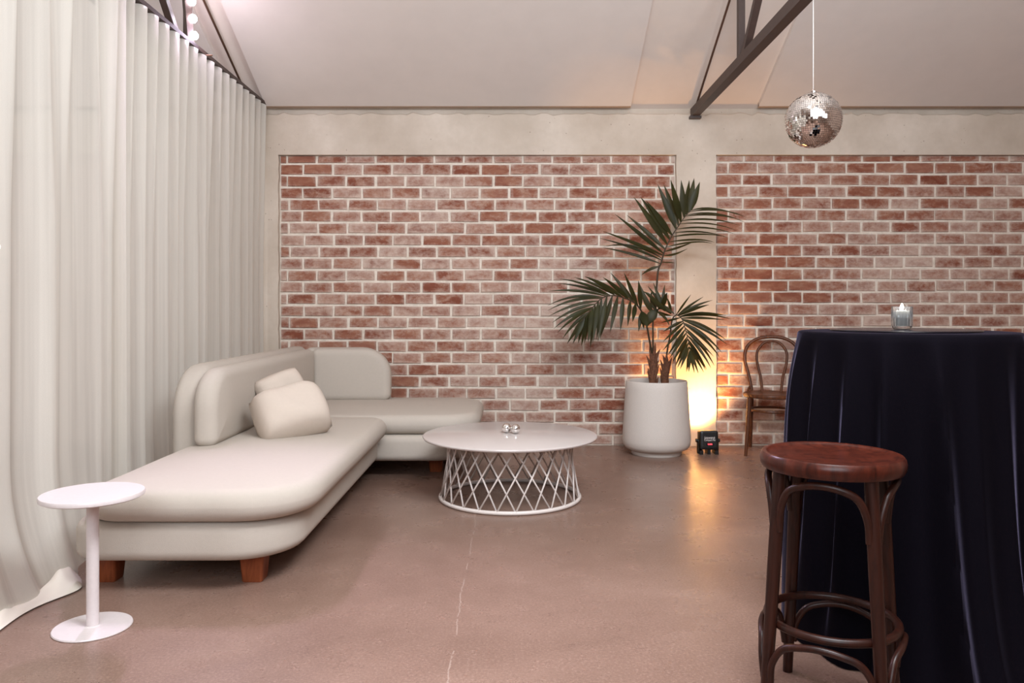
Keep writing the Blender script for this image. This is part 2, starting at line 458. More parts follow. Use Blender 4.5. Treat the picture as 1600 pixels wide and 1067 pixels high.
def zc(y): return 2.765 + SL * (WY - y) if y > 1.0 else 2.765 + SL * (WY - 1.0) - SL * (1.0 - y)
mb = MB()
for (x0, x1) in ((-5.2, 5.2),):
    for (ya, yb) in ((6.6, 1.0), (1.0, -4.2)):
        a = [(x0, ya, zc(ya)), (x1, ya, zc(ya)), (x1, yb, zc(yb)), (x0, yb, zc(yb))]
        b = [(x, y, z + 0.12) for x, y, z in a]
        mb.add(a + b, [(0,1,2,3),(7,6,5,4),(0,4,5,1),(1,5,6,2),(2,6,7,3),(3,7,4,0)])
ceil = struct(mb, 'ceiling', MT['ceiling_soffit'], 'pitched pale ceiling rising towards the middle of the hall', 'ceiling')
def ceiling_panel(x0, x1, y0, y1):
    z = lambda y: 2.725 + SL * (WY - y)
    a = [(x0, y0, z(y0)), (x1, y0, z(y0)), (x1, y1, z(y1)), (x0, y1, z(y1))]
    b = [(x, y, zz + 0.045) for x, y, zz in a]
    m = MB().add(a + b, [(0,1,2,3),(7,6,5,4),(0,4,5,1),(1,5,6,2),(2,6,7,3),(3,7,4,0)])
    o = m.build('ceiling_panel', MT['ceiling_board'], ceil, smooth=False)
    e = MB(); k = 0.012
    e.add([(x0, y0 + k, z(y0) - 0.003), (x1, y0 + k, z(y0) - 0.003), (x1, y0 - 0.01, z(y0) + 0.002), (x0, y0 - 0.01, z(y0) + 0.002),
           (x0, y0 + k, z(y0) + 0.04), (x1, y0 + k, z(y0) + 0.04), (x1, y0 + 0.001, z(y0) + 0.04), (x0, y0 + 0.001, z(y0) + 0.04)],
          [(0,1,2,3),(7,6,5,4),(0,4,5,1),(1,5,6,2),(2,6,7,3),(3,7,4,0)])
    e.build('edge_trim', MT['board_edge'], o, smooth=False)
ceiling_panel(-1.98, 0.955, 6.285, 1.02)
ceiling_panel(1.985, 4.9, 6.285, 1.02)
ceiling_panel(-4.9, -2.2, 6.285, 1.02)

# ------------------------------------------------------------------ brick panels
BW, BH, PX_, PZ_ = 0.228, 0.0845, 0.2393, 0.0956
def brick_mesh(seed):
    rg = random.Random(seed); hx, hz, d = BW / 2, BH / 2, 0.05; c = 0.005
    v = []
    for (ix, y) in ((0.0, d), (0.0, c), (c, 0.0)):
        for (sx, sz) in ((-1, -1), (1, -1), (1, 1), (-1, 1)):
            v.append((sx * (hx - ix - rg.uniform(0, .0055)), y + (rg.uniform(-.002, .002) if y < d else 0), sz * (hz - ix - rg.uniform(0, .005))))
    f = [(3,2,1,0)]
    for r in (0, 4):
        for k in range(4): f.append((r + k, r + (k+1) % 4, r + 4 + (k+1) % 4, r + 4 + k))
    f.append((8, 9, 10, 11))
    me = bpy.data.meshes.new('brick'); me.from_pydata(v, [], f); me.update()
    bm = bmesh.new(); bm.from_mesh(me); bmesh.ops.recalc_face_normals(bm, faces=bm.faces[:]); bm.to_mesh(me); bm.free()
    me.materials.append(MT['brick']); return me
BM = [brick_mesh(i) for i in range(8)]
def brick_panel(name, label, x0, x1, joint_x, zline, hidden):
    mortar = MB().box((x0 - 0.02, BY + 0.009, 0.0), (x1 + 0.02, BY + 0.16, ZB + 0.02)).build(name, MT['mortar'], smooth=False)
    tag(mortar, label, 'wall', kind='structure')
    items = []; rg = random.Random(name)
    row = -1
    while True:
        zt = zline - row * PZ_; zb = zt - PZ_
        if zt <= 0.02: break
        ztc, zbc = min(zt, ZB + 0.004), max(zb, 0.0)
        off = joint_x + (0.5 * PX_ if row % 2 else 0) + rg.uniform(-.012, .012)
        k0 = math.floor((x0 - off) / PX_)
        x = off + k0 * PX_
        while x < x1:
            a, b = max(x, x0 + 0.004), min(x + PX_, x1 - 0.002)
            if b - a > 0.035:
                items.append((0.5*(a+b) + rg.uniform(-.003, .003), 0.5*(ztc+zbc) + rg.uniform(-.0025, .0025), (b - a - 0.0113) / BW, (ztc - zbc - 0.011) / BH, rg.randrange(8), rg.uniform(-.004, .005)))
            x += PX_
        row += 1
    vis = [it for it in items if not hidden(it[0], it[1])]
    vis.sort(key=lambda it: -(it[2] * it[3])); keep = set(map(id, vis[:300]))
    rest = MB()
    for it in items:
        cx, cz, sx, sz, k, dy = it
        if id(it) in keep:
            o = bpy.data.objects.new('brick', BM[k]); COL.objects.link(o); o.parent = mortar
            o.location = (cx, BY + dy, cz); o.scale = (sx, 1, sz)
        else:
            me = BM[k]
            rest.add([(v.co.x * sx + cx, v.co.y + BY + dy, v.co.z * sz + cz) for v in me.vertices], [tuple(p.vertices) for p in me.polygons])
    if rest.v:
        tag(rest.build('brick_rest', MT['brick'], mortar, smooth=False), kind='stuff')
brick_panel('wall_back_brick_panel', 'whitewashed red brick panel behind the sofa and coffee table', -1.885, 1.327, -0.50, 2.285,
            lambda x, z: (x < -1.0 and z < 0.74) or (x < -0.32 and z < 0.30) or (0.92 < x < 1.30 and z < 0.5))
brick_panel('wall_back_brick_panel_right', 'whitewashed red brick panel behind the bar table and bentwood chair', 1.648, 4.55, 2.477, 2.297,
            lambda x, z: x > 4.3 or (x > 2.4 and z < 0.85))

# ------------------------------------------------------------------ roof trusses
def truss(x, label, thick):
    t = empty('roof_truss', (x, WY, 2.66), label, 'truss', 'steel roof trusses')
    h = 0.032
    MB().box((x - h, -3.6, 2.655), (x + h, WY + 0.005, 2.72)).build('bottom_chord', MT['truss_steel'], t, smooth=False)
    MB().tube([(x, WY - 0.02, 2.715), (x, 1.02, 2.715 + SL * (WY - 0.02 - 1.02))], 0.0085, 8).build('top_rod', MT['truss_rod'], t)
    def web(name, a, b, hw):
        a, b = Vector(a), Vector(b); d = (b - a).normalized(); s = Vector((1, 0, 0)); u = d.cross(s).normalized()
        m = MB(); vs = [p + s * sx * hw + u * su * hw for p in (a, b) for (sx, su) in ((-1,-1),(1,-1),(1,1),(-1,1))]
        m.add(vs, [(3,2,1,0),(4,5,6,7),(0,1,5,4),(1,2,6,5),(2,3,7,6),(3,0,4,7)]); m.build(name, MT['truss_steel'], t, smooth=False)
    web('web_post', (x, 5.02, 2.70), (x, 5.02, 2.72 + SL * (WY - 5.02) + 0.02), 0.021)
    web('web_diagonal', (x, 4.95, 2.70), (x, 3.5, 2.72 + SL * (WY - 3.5) + 0.02), 0.021)
    web('web_post', (x, 3.0, 2.70), (x, 3.0, 2.72 + SL * (WY - 3.0) + 0.02), 0.021)
    MB().box((x - 0.045, WY - 0.05, 2.635), (x + 0.045, WY + 0.004, 2.655)).build('bearing_plate', MT['truss_steel'], t, smooth=False)
    return t
tr = truss(1.472, 'dark steel roof truss rising above the mirror ball', 1)
tl = truss(-2.085, 'steel roof truss above the sheer curtain, washed in purple light', 1)
MB().tube([(-2.06, 5.03, 2.745), (-1.93, 5.03, 2.742)], 0.005, 8).build('stub_rod', MT['truss_rod'], tl)

# LED batten fixed to the left truss
led = empty('led_batten', (-2.03, 4.99, 2.78), 'glowing purple-white LED light bar on the truss above the curtain', 'light')
lb0, lb1 = Vector((-2.025, 4.985, 2.80)), Vector((-2.025, 4.88, 3.30))
d = (lb1 - lb0)
MB().tube([lb0 + Vector((-0.03, 0.0, 0)), lb1 + Vector((-0.03, 0.0, 0))], 0.028, 4).build('housing', MT['truss_steel'], led, smooth=False)
for k in range(5):
    c = lb0 + d * (0.1 + 0.2 * k)
    MB().lathe([(0, -0.026), (0.015, -0.022), (0.024, -0.010), (0.026, 0), (0.024, 0.010), (0.015, 0.022), (0, 0.026)], c, 16).build('lens', MT['led_lens'], led)
    l = bpy.data.lights.new('led_beam', 'SPOT'); l.energy = 48; l.color = (0.98, 0.80, 1.16); l.shadow_soft_size = 0.05
    l.spot_size = math.radians(58); l.spot_blend = 0.8
    lo = bpy.data.objects.new('led_beam', l); COL.objects.link(lo); lo.parent = led
    wp = c + Vector((0.05, -0.01, 0)); lo.location = wp - wloc(led)
    lo.rotation_euler = Vector((1.35, -3.1, -3.0)).to_track_quat('-Z', 'Y').to_euler()

l = bpy.data.lights.new('led_spill', 'POINT'); l.energy = 4; l.color = (0.98, 0.86, 1.1); l.shadow_soft_size = 0.06
lo = bpy.data.objects.new('led_spill', l); COL.objects.link(lo); lo.parent = led; lo.location = (lb0 + d * 0.12 + Vector((0.10, -0.03, 0))) - wloc(led)
# ------------------------------------------------------------------ curtain on its track
track = tag(MB().box((-2.012, -3.0, 2.742), (-1.972, 6.28, 2.766)).build('curtain_track', MT['truss_steel'], smooth=False),
            'dark curtain track fixed beneath the left truss', 'track')
def curtain(name, label, y0, y1, xb, flare, seed, ny, lam):
    rg = random.Random(seed); nz = 60; H = 2.733
    ph = rg.uniform(0, 6)
    wide = [(rg.uniform(0.25, 0.5), rg.uniform(0, 6.28), rg.uniform(0.5, 1)) for _ in range(4)]
    vs = []; fs = []
    for j in range(nz + 1):
        s = (j / nz) ** 0.9; z = H * (1 - s) + 0.004 * s
        for i in range(ny + 1):
            y = y0 + (y1 - y0) * i / ny
            a = 2 * PI * y / lam + ph
            top = 0.030 * math.sin(a)
            low = sum(w * 0.012 * math.sin(2 * PI * y / L + p + 0.5 * s) for L, p, w in wide) + 0.011 * math.sin(a + 0.8 * math.sin(y * 5))
            kk = min(1, s * 2.2)
            x = xb + top * (1 - kk) + low * kk
            fl = flare(y) if flare else 0.0
            x += fl * max(0, (s - 0.80) / 0.20) ** 2.2
            yy = y + 0.012 * math.cos(a) * (1 - 0.3 * kk)
            zz = z + (0.006 * math.cos(2 * a) * (1 if j == 0 else 0))
            vs.append((x, yy, zz))
    for j in range(nz):
        for i in range(ny):
            a = j * (ny + 1) + i; fs.append((a, a + 1, a + ny + 2, a + ny + 1))
    root = empty(name, (xb, 0.5 * (y0 + y1), 0.0), label, 'curtain')
    MB().add(vs, fs).build('cloth', MT['sheer'], root, angle=180)
    return root
c1 = curtain('sheer_curtain', 'sheer off-white curtain hanging behind the sofa', 3.80, 6.27, -1.985, lambda y: 0.02, 3, 560, 0.135)
def flB(y):
    return 0.11 + 0.02 * math.sin(y * 11)
c2 = curtain('sheer_curtain', 'sheer off-white curtain at far left, puddling beside the side table', 0.6, 3.90, -1.925, lambda y: flB(y) * (1 if y < 3.3 else max(0, 1 - (y - 3.3) / 0.35)), 11, 860, 0.19)
# cloth that lies crumpled on the floor at the foot of the near curtain
mb = MB(); vs = []; fs = []; NI, NJ = 90, 12
for i in range(NI + 1):
    y = 1.9 + (3.31 - 1.9) * i / NI
    xin = -1.925 + flB(y) * 0.7
    wdt = 0.085 + 0.035 * math.exp(-((y - 3.12) / 0.14) ** 2) + 0.012 * math.sin(y * 17)
    if y > 3.22: wdt *= max(0.15, 1 - (y - 3.22) / 0.1)
    hump = 0.03 + 0.055 * math.exp(-((y - 3.16) / 0.10) ** 2) + 0.012 * math.sin(y * 23)
    for j in range(NJ + 1):
        q = j / NJ
        z = 0.006 + hump * math.sin(PI * min(1, q * 0.94 + 0.06)) ** 0.8 * (1 - 0.55 * q) + 0.008 * math.sin(y * 48 + q * 11) * (1 - q) * (0.4 + q)
        vs.append((xin + wdt * q, y + 0.03 * q * math.sin(y * 9), z))
for i in range(NI):
    for j in range(NJ):
        a = i * (NJ + 1) + j; fs.append((a, a + 1, a + NJ + 2, a + NJ + 1))
mb.add(vs, fs).build('puddled_hem', MT['hem'], c2, angle=180)

# ------------------------------------------------------------------ sofa
sofa = empty('corner_sofa', (-1.3, 4.4, 0), 'cream boucle L-shaped sofa with rounded cushions along curtain and brick', 'sofa')
FB = MT['boucle']
MB().slab(-1.745, -0.865, 3.03, 5.06, (.13, .26, .05, .05), rnd_prof(0.125, 0.283, 0.045), XY).build('base', FB, sofa)
MB().slab(-1.745, -0.30, 5.07, 6.20, (.05, .22, .22, .06), rnd_prof(0.115, 0.283, 0.045), XY).build('base', FB, sofa)
MB().slab(-1.695, -0.795, 2.99, 5.09, (.16, .30, .16, .04), rnd_prof(0.284, 0.412, 0.062), XY, crown=0.014, wob=0.0012).build('seat_cushion', FB, sofa)
MB().slab(-1.695, -0.215, 5.095, 6.19, (.04, .26, .26, .06), rnd_prof(0.284, 0.412, 0.062), XY, crown=0.012, wob=0.0012).build('seat_cushion', FB, sofa)
YZ = lambda x0: (lambda a, b, z: (x0 + z, a, b))
XZ = lambda y0: (lambda a, b, z: (a, y0 + z, b))
MB().slab(4.02, 6.20, 0.283, 0.812, (.04, .04, .06, .25), rnd_prof(0, 0.145, 0.055), YZ(-1.765)).build('back_shell', FB, sofa)
MB().slab(3.94, 5.97, 0.405, 0.800, (.05, .04, .06, .22), rnd_prof(0, 0.125, 0.055), YZ(-1.622), crown=0.012).build('back_cushion', FB, sofa)
MB().slab(-1.62, -0.95, 0.283, 0.806, (.04, .04, .22, .06), rnd_prof(0, 0.14, 0.05), XZ(6.045)).build('back_shell', FB, sofa)
MB().slab(-1.525, -0.925, 0.405, 0.806, (.04, .06, .20, .05), rnd_prof(0, 0.135, 0.05), XZ(5.905), crown=0.004).build('back_cushion', FB, sofa)
def sofa_leg(x, y, z1):
    m = MB(); a, b = 0.052, 0.040
    m.slab(-a, a, -a, a, (.012,)*4, [(a - b, 0.0), (a - b - 0.002, 0.004), (0.0, z1)], lambda u, v, z: (x + u, y + v, z), seg=3)
    m.build('leg', MT['sofa_leg_wood'], sofa)
for (x, y) in ((-1.06, 3.22), (-1.66, 3.22), (-1.06, 4.9), (-1.66, 4.9), (-0.52, 5.35), (-0.52, 6.05), (-1.66, 6.05)): sofa_leg(x, y, 0.128)

def pillow(name, label, c, w, h, th, rot, sag=0.0, pinch=0.5):
    m = MB(); N = 18; vs = []; fs = []
    for side in (1, -1):
        for i in range(N + 1):
            for j in range(N + 1):
                u, v = -1 + 2 * i / N, -1 + 2 * j / N
                k = 1 - 0.09 * (1 - u * u) - 0.0; k2 = 1 - 0.09 * (1 - v * v)
                x = u * w / 2 * (1 - 0.10 * (1 - v * v) * abs(u)) ; z = v * h / 2 * (1 - 0.10 * (1 - u * u) * abs(v))
                t = (max(0, 1 - u ** 4) * max(0, 1 - v ** 4)) ** pinch
                y = side * th / 2 * t + 0.006 * math.sin(5 * u + 3 * v) * t
                z -= sag * (1 - v) * 0.5 * 0
                q1 = math.sqrt(1 - 0.30 * v * v); q2 = math.sqrt(1 - 0.30 * u * u)
                vs.append((x * q1 * 1.08, y, z * q2 * 1.08))
    M1 = (N + 1) * (N + 1)
    for s in (0, 1):
        for i in range(N):
            for j in range(N):
                a = s * M1 + i * (N + 1) + j; q = (a, a + 1, a + N + 2, a + N + 1); fs.append(q if s else tuple(reversed(q)))
    m.add(vs, fs)
    R = rot
    m.xform(lambda p: R @ p + Vector(c))
    o = m.build(name, MT['pillow_linen'], None, loc=c, angle=180)
    bm = bmesh.new(); bm.from_mesh(o.data); bmesh.ops.remove_doubles(bm, verts=bm.verts[:], dist=0.0008); bmesh.ops.recalc_face_normals(bm, faces=bm.faces[:]); bm.to_mesh(o.data); bm.free()
    for p in o.data.polygons: p.use_smooth = True
    tag(o, label, 'pillow', 'pillows on the sofa')
    return o
RX = lambda a: Matrix.Rotation(math.radians(a), 3, 'X'); RY = lambda a: Matrix.Rotation(math.radians(a), 3, 'Y'); RZ = lambda a: Matrix.Rotation(math.radians(a), 3, 'Z')
pillow('throw_pillow', 'cream square pillow tipped on its corner against the sofa back', (-1.345, 4.60, 0.595), 0.30, 0.30, 0.15, RZ(38) @ RX(-16) @ RY(-18), pinch=0.45)
pillow('throw_pillow', 'plump cream pillow slumped on the chaise seat in front', (-1.215, 4.29, 0.530), 0.41, 0.31, 0.29, RZ(24) @ RX(-44) @ RY(-14), pinch=0.45)

# ------------------------------------------------------------------ side table
sc_ = Vector((-1.466, 2.73, 0))
side = empty('side_table', sc_, 'small white round pedestal side table at the end of the sofa', 'table')
SW = MT['side_table_white']
MB().lathe([(0, 0), (0.126, 0), (0.128, 0.003), (0.126, 0.007), (0.03, 0.008), (0, 0.008)], sc_, 64).build('base', SW, side)
MB().lathe([(0, 0.008), (0.026, 0.008), (0.0205, 0.011), (0.0205, 0.456), (0, 0.456)], sc_, 32).build('pole', SW, side)
MB().lathe([(0, 0.455), (0.160, 0.455), (0.167, 0.459), (0.168, 0.466), (0.165, 0.473), (0, 0.474)], sc_, 72).build('top', SW, side)

# ------------------------------------------------------------------ coffee table
tc = Vector((-0.012, 4.60, 0))
ct = empty('coffee_table', tc, 'round white coffee table on a crossed wire basket base', 'table')
WP = MT['white_powder_coat']
MB().lathe([(0, 0.352), (0.485, 0.352), (0.508, 0.358), (0.512, 0.365), (0.510, 0.371), (0.505, 0.373), (0, 0.373)], tc, 96).build('table_top', MT['white_lacquer'], ct)
RB, RT = 0.408, 0.362
ring = lambda r, z, n: [tc + Vector((r * math.cos(2*PI*k/n), r * math.sin(2*PI*k/n), z)) for k in range(n)]
MB().tube(ring(RB, 0.0125, 96), 0.0115, 10, closed=True).build('bottom_ring', WP, ct)
MB().tube(ring(RT, 0.345, 96), 0.008, 8, closed=True).build('top_ring', WP, ct)
NR = 25
for k in range(NR):
    a0 = 2 * PI * (k + 0.31) / NR - PI / 2
    for s in (-1, 1):
        a1 = a0 + s * 2 * 2 * PI / NR
        p0 = tc + Vector((RB * math.cos(a0), RB * math.sin(a0), 0.015)); p1 = tc + Vector((RT * math.cos(a1), RT * math.sin(a1), 0.347))
        off = 0.003 * s
        n0 = Vector((math.cos(a0), math.sin(a0), 0)) * off; n1 = Vector((math.cos(a1), math.sin(a1), 0)) * off
        MB().tube([p0 + n0, p1 + n1], 0.0052, 6).build('wire_rod', WP, ct)
for (px, dy, lab) in ((791.5, 0.02, 'shiny silver ball on the coffee table, the left of the pair'), (805.5, -0.012, 'shiny silver ball on the coffee table, the right of the pair')):
    c = Vector(((px - CX) / F * (4.63 + dy), 4.63 + dy, 0.3735)); R = 0.028
    pr = [(R * math.sin(PI * k / 24), R - R * math.cos(PI * k / 24)) for k in range(25)]
    pr[0] = (0, 0); pr[-1] = (0, 2 * R); pr = [(r, z) for r, z in pr]
    o = MB().lathe(pr, c, 40).build('silver_ball', MT['chrome'], None, loc=c, angle=60); tag(o, lab, 'ball', 'silver balls on the coffee table')

# ------------------------------------------------------------------ pot and palm
pc = Vector((1.107, 5.985, 0))
pot = empty('plant_pot', pc, 'tall white terrazzo planter pot tapering upwards in front of the brick', 'pot')
prof = [(0, 0.0), (0.185, 0.0), (0.190, 0.006), (0.190, 0.026), (0.205, 0.034), (0.235, 0.048), (0.254, 0.075), (0.259, 0.11), (0.256, 0.18), (0.246, 0.34), (0.236, 0.50), (0.233, 0.553), (0.229, 0.560), (0.222, 0.560), (0.217, 0.553), (0.217, 0.49), (0, 0.49)]
MB().lathe(prof, pc, 96).build('shell', MT['pot_terrazzo'], pot)
mb = MB().lathe([(0.2165, 0.505), (0.20, 0.512), (0.12, 0.522), (0, 0.526)], pc, 48); mb.build('soil', MT['soil'], pot)

palm = empty('palm', pc + Vector((0, 0, 0.525)), 'green palm with three feathery fronds growing from the white pot', 'plant')
ZA = lambda sc, ox, oy: (lambda p: (p[0] / sc + ox, p[1] / sc + oy))
cA = ZA(1600/240, 930, 270); cB = ZA(1423/200, 850, 410); cC = ZA(955/170, 980, 420)
def leaflet(base, ctrl, tip, width, parent, face, seg=8):
    base, ctrl, tip = Vector(base), Vector(ctrl), Vector(tip); vs = []; fs = []
    for i in range(seg + 1):
        t = i / seg; p = base * (1-t)**2 + ctrl * 2*t*(1-t) + tip * t*t
        tg = ((ctrl - base) * 2 * (1-t) + (tip - ctrl) * 2 * t)
        tg = tg.normalized() if tg.length > 1e-6 else Vector((0, 0, 1))
        s = tg.cross(Vector(face)); s = s.normalized() if s.length > 1e-5 else Vector((1, 0, 0)); nn = s.cross(tg).normalized()
        wd = width * 0.5 * (0.22 + 0.78 * min(1, t / 0.28)) * (1 - max(0, (t - 0.42) / 0.58) ** 1.35) + 0.0006
        vs += [p - s * wd - nn * wd * 0.35, p, p + s * wd - nn * wd * 0.35]
    for i in range(seg):
        a = i * 3; fs += [(a, a + 1, a + 4, a + 3), (a + 1, a + 2, a + 5, a + 4)]
    return MB().add(vs, fs).build('leaflet', MT['leaf'], parent, angle=180)
def frond(conv, rach, yr, leaves, wdef, r0=0.007, facej=0.5, seed=1):
    rg = random.Random(seed)
    pts = [P(*conv(q), yr[0] + (yr[1] - yr[0]) * i / (len(rach) - 1)) for i, q in enumerate(rach)]
    cv = catmull(pts, 6)
    fr = MB().tube(cv, [r0 * (1 - 0.75 * i / (len(cv) - 1)) for i in range(len(cv))], 8).build('frond', MT['palm_stem'], palm)
    for L in leaves:
        b, tp = L[0], L[1]; ctrl = L[2] if len(L) > 2 and L[2] else None; wd = L[3] if len(L) > 3 else wdef; fz = L[4] if len(L) > 4 else 0.0
        bp = Vector((conv(b)[0], conv(b)[1]))
        # nearest rachis depth
        best = min(cv, key=lambda q: (CX + F * q.x / q.y - bp.x) ** 2 + (HY - F * (q.z - CAMZ) / q.y - bp.y) ** 2)
        yb = best.y; yt = min(6.2, yb + rg.uniform(-0.16, 0.10) + (L[5] if len(L) > 5 else 0))
        base = best.copy()
        tip = P(*conv(tp), yt)
        if ctrl: c = P(*conv(ctrl), 0.5 * (yb + yt) - 0.03)
        else:
            c = (base + tip) * 0.5 + Vector((0, -0.02, 0.012 * rg.uniform(0.2, 1.2)))
        face = Vector((rg.uniform(-.3, .3), -1, rg.uniform(-.2, .2) + fz)).normalized()
        leaflet(base, c, tip, wd, fr, face)
    return fr
A_l = [((1000,390),(1090,95)),((975,420),(1030,55)),((950,440),(980,75)),((925,470),(895,75)),((890,500),(785,70)),((860,550),(715,120)),((830,590),(650,120)),
       ((800,650),(530,290)),((770,690),(470,250)),((745,740),(400,250)),((725,790),(330,440),None,.034),((715,830),(205,430),None,.032),((705,860),(80,610),None,.026),((695,890),(90,770),(400,690),.018),
       ((690,910),(45,680),(380,760),.02),((680,940),(80,780),(360,820),.022),((660,965),(480,1067),(560,990),.022)]
A_r = [((1000,390),(1590,470),(1200,310)),((985,410),(1540,440),(1230,340)),((960,440),(1570,520),(1250,360)),((940,460),(1520,490),(1200,395)),((910,500),(1510,550),(1230,440)),
       ((880,540),(1490,610),(1220,480)),((850,580),(1460,640),(1150,520)),((820,630),(1390,680),(1100,565)),((790,680),(1370,665),(1050,600)),((760,730),(1245,725),(1080,660)),
       ((745,770),(1220,735),(1050,680)),((730,820),(1050,710),(850,780)),((715,860),(960,790),(820,860)),((700,930),(830,940),(760,920))]
A = [(*(list(L) + [None] * 2)[:3], (L[3] if len(L) > 3 else .05)) for L in A_l] + [(b, t, c, .024, 1.2) for (b, t, c) in A_r]
frond(cA, [(625,1500),(650,1060),(690,930),(720,820),(790,670),(870,550),(940,450),(1000,390)], (5.93, 5.86), A, .04, 0.008, seed=5)
B = [((1130,500),(1050,200)),((1060,470),(890,115)),((1000,440),(740,115)),((950,415),(655,165)),((880,385),(450,155),(650,230)),((800,365),(330,165),(560,220),.022),((740,360),(170,180),(480,220),.02),
     ((720,355),(150,232),(450,250),.02),((690,350),(50,320),(370,280),.02),((650,355),(40,480),(350,320),.02),((620,375),(40,535),(350,360),.022),((590,410),(50,600),(330,440),.022),
     ((560,440),(90,670),(330,490),.024),((530,480),(110,735),(300,560),.024),((510,510),(150,780),(320,600),.024),((490,540),(205,850),(330,660),.024),((470,570),(255,905)),((440,620),(320,905)),
     ((1080,560),(1050,770)),((1010,480),(985,660)),((950,440),(930,710)),((880,410),(850,760)),((820,390),(735,775)),((760,380),(620,850)),((700,385),(600,880)),((650,410),(585,860)),
     ((610,440),(540,900)),((580,470),(515,950)),((550,500),(490,890)),((520,540),(450,900)),((490,570),(415,930)),((460,600),(380,900)),((1130,520),(1145,720),None,.06),((1100,540),(1110,740),None,.04)]
frond(cB, [(1200,1010),(1170,850),(1140,700),(1085,545),(1000,445),(880,392),(760,368),(640,400),(540,500),(470,590),(420,660)], (5.93, 5.62), B, .034, 0.008, seed=8)
C = [((430,400),(560,225),None,.016),((440,400),(670,245),(560,310),.018),((450,400),(750,275),(600,310),.02),((460,400),(720,315),(600,340),.024),((470,400),(870,410),(650,370),.026),((480,410),(910,440),(650,365),.024),((480,430),(860,450),(650,420),.02),
     ((490,440),(870,625),(680,480)),((490,450),(880,665),(680,510)),((500,470),(835,740),(690,560)),((505,490),(815,780),(690,590)),((510,510),(760,770)),((515,540),(765,850),(670,660)),((525,580),(735,870),(650,700)),
     ((530,610),(700,885)),((540,640),(690,890)),((545,680),(670,905)),((548,710),(625,920)),((548,720),(590,915)),((548,720),(540,905)),((545,720),(520,905)),((535,680),(465,880)),((530,650),(440,870)),
     ((525,620),(420,860)),((520,590),(390,830)),((515,560),(370,790)),((505,530),(355,760)),((500,500),(310,720)),((490,480),(315,640)),((480,460),(310,555)),((460,440),(290,475),(380,450),.016)]
frond(cC, [(335,830),(355,700),(375,590),(395,450),(425,408),(455,415),(485,450),(510,530),(535,630),(548,720)], (5.97, 5.80), C, .024, 0.007, seed=11)
Dl = [((380,400),(135,190),(260,290),.03),((370,380),(180,150),(270,270),.03),((340,350),(230,120),(270,240),.03),((320,330),(330,140),(310,250),.03),((310,320),(350,210),(330,250),.035),((400,400),(340,240),(380,310),.02),
      ((250,330),(170,515),(190,420),.075),((235,400),(100,110),(150,280),.04),((270,390),(370,500),(350,420),.02),((250,330),(420,400),(330,320),.04),((240,350),(215,190),(200,280),.03),((245,360),(400,410),(330,410),.02),((260,300),(150,200),(220,230),.03)]
frond(cC, [(228,760),(226,600),(228,450),(250,370),(320,350),(385,395)], (5.94, 5.86), Dl, .03, 0.008, seed=14)
def trunk(a, b, r, seed):
    rg = random.Random(seed); a, b = Vector(a), Vector(b); pts = [a + (b - a) * i / 9 for i in range(10)]
    t = MB().tube(pts, [r * (1.0 + 0.10 * rg.uniform(-1, 1)) * (1 - 0.18 * i / 9) for i in range(10)], 14).build('trunk', MT['palm_bark'], palm)
    for k in range(16):
        q = a + (b - a) * (0.12 + 0.86 * k / 15); an = k * 2.4 + rg.uniform(-.4, .4); dr = Vector((math.cos(an), math.sin(an), 0))
        L = rg.uniform(0.05, 0.095)
        MB().tube([q + dr * r * 0.55, q + dr * r * 1.02 + Vector((0, 0, L * 0.5)), q + dr * r * rg.uniform(1.05, 1.7) + Vector((0, 0, L))], [0.016, 0.011, 0.002], 6).build('leaf_base', MT['palm_bark'], t)
t1b, t1t = P(*cC((225, 1010)), 5.94), P(*cC((230, 745)), 5.94); t1b.z = 0.50
trunk(t1b, t1t, 0.031, 2)
t2b, t2t = P(*cC((320, 1010)), 5.97), P(*cC((352, 815)), 5.97); t2b.z = 0.50
trunk(t2b, t2t, 0.027, 4)

# ------------------------------------------------------------------ uplight
uc = Vector((1.500, 5.985, 0))
up = empty('par_uplight', uc, 'small black stage uplight on the floor glowing orange against the pier', 'light')
UB = MT['black_plastic']
tilt = Matrix.Rotation(math.radians(-6), 3, 'X')
bc = uc + Vector((0, 0, 0.105))
def ub(a, b, z): 
    p = tilt @ Vector((a, z, b)); return bc + p
MB().slab(-0.070, 0.070, -0.072, 0.072, (.016,)*4, [(0.010, -0.055), (0.002, -0.049), (0.0, -0.04), (0.0, 0.035), (0.004, 0.045), (0.012, 0.05)], ub, seg=5).build('housing', UB, up)
for k in range(5):
    MB().box((-0.05, -0.0, -0.0022), (0.05, 0.004, 0.0022)).xform(lambda p: bc + tilt @ (p + Vector((0, -0.0575, 0.058 - 0.008 * k)))).build('fin', UB, up, smooth=False)
for s in (-1, 1):
    MB().slab(-0.022, 0.022, 0.0, 0.115, (.006, .006, .02, .02), [(0, -0.003), (0, 0.003)], lambda a, b, z: uc + Vector((s * 0.0755 + z, a, b)), seg=4).build('bracket_arm', UB, up)
    MB().lathe([(0, -0.009), (0.014, -0.009), (0.016, 0), (0.014, 0.009), (0, 0.009)], (0, 0, 0), 16).xform(lambda p: uc + Vector((s * 0.083 + p.z * s, p.x, 0.10 + p.y))).build('knob', UB, up)
    MB().box((s * 0.058 - 0.013, -0.05, 0.0), (s * 0.058 + 0.013, 0.05, 0.03)).xform(lambda p: p + uc).build('foot', UB, up, smooth=False)
MB().box((-0.012, -0.045, 0.0), (0.012, 0.045, 0.036)).xform(lambda p: p + uc).build('foot', UB, up, smooth=False)
MB().lathe([(0, 0.002), (0.03, 0.002), (0.052, 0.0), (0.056, 0.0), (0.056, -0.01), (0, -0.01)], (0, 0, 0), 32).xform(lambda p: bc + tilt @ Vector((p.x, 0.053 + p.z, p.y))).build('lens', MT['par_lens'], up)
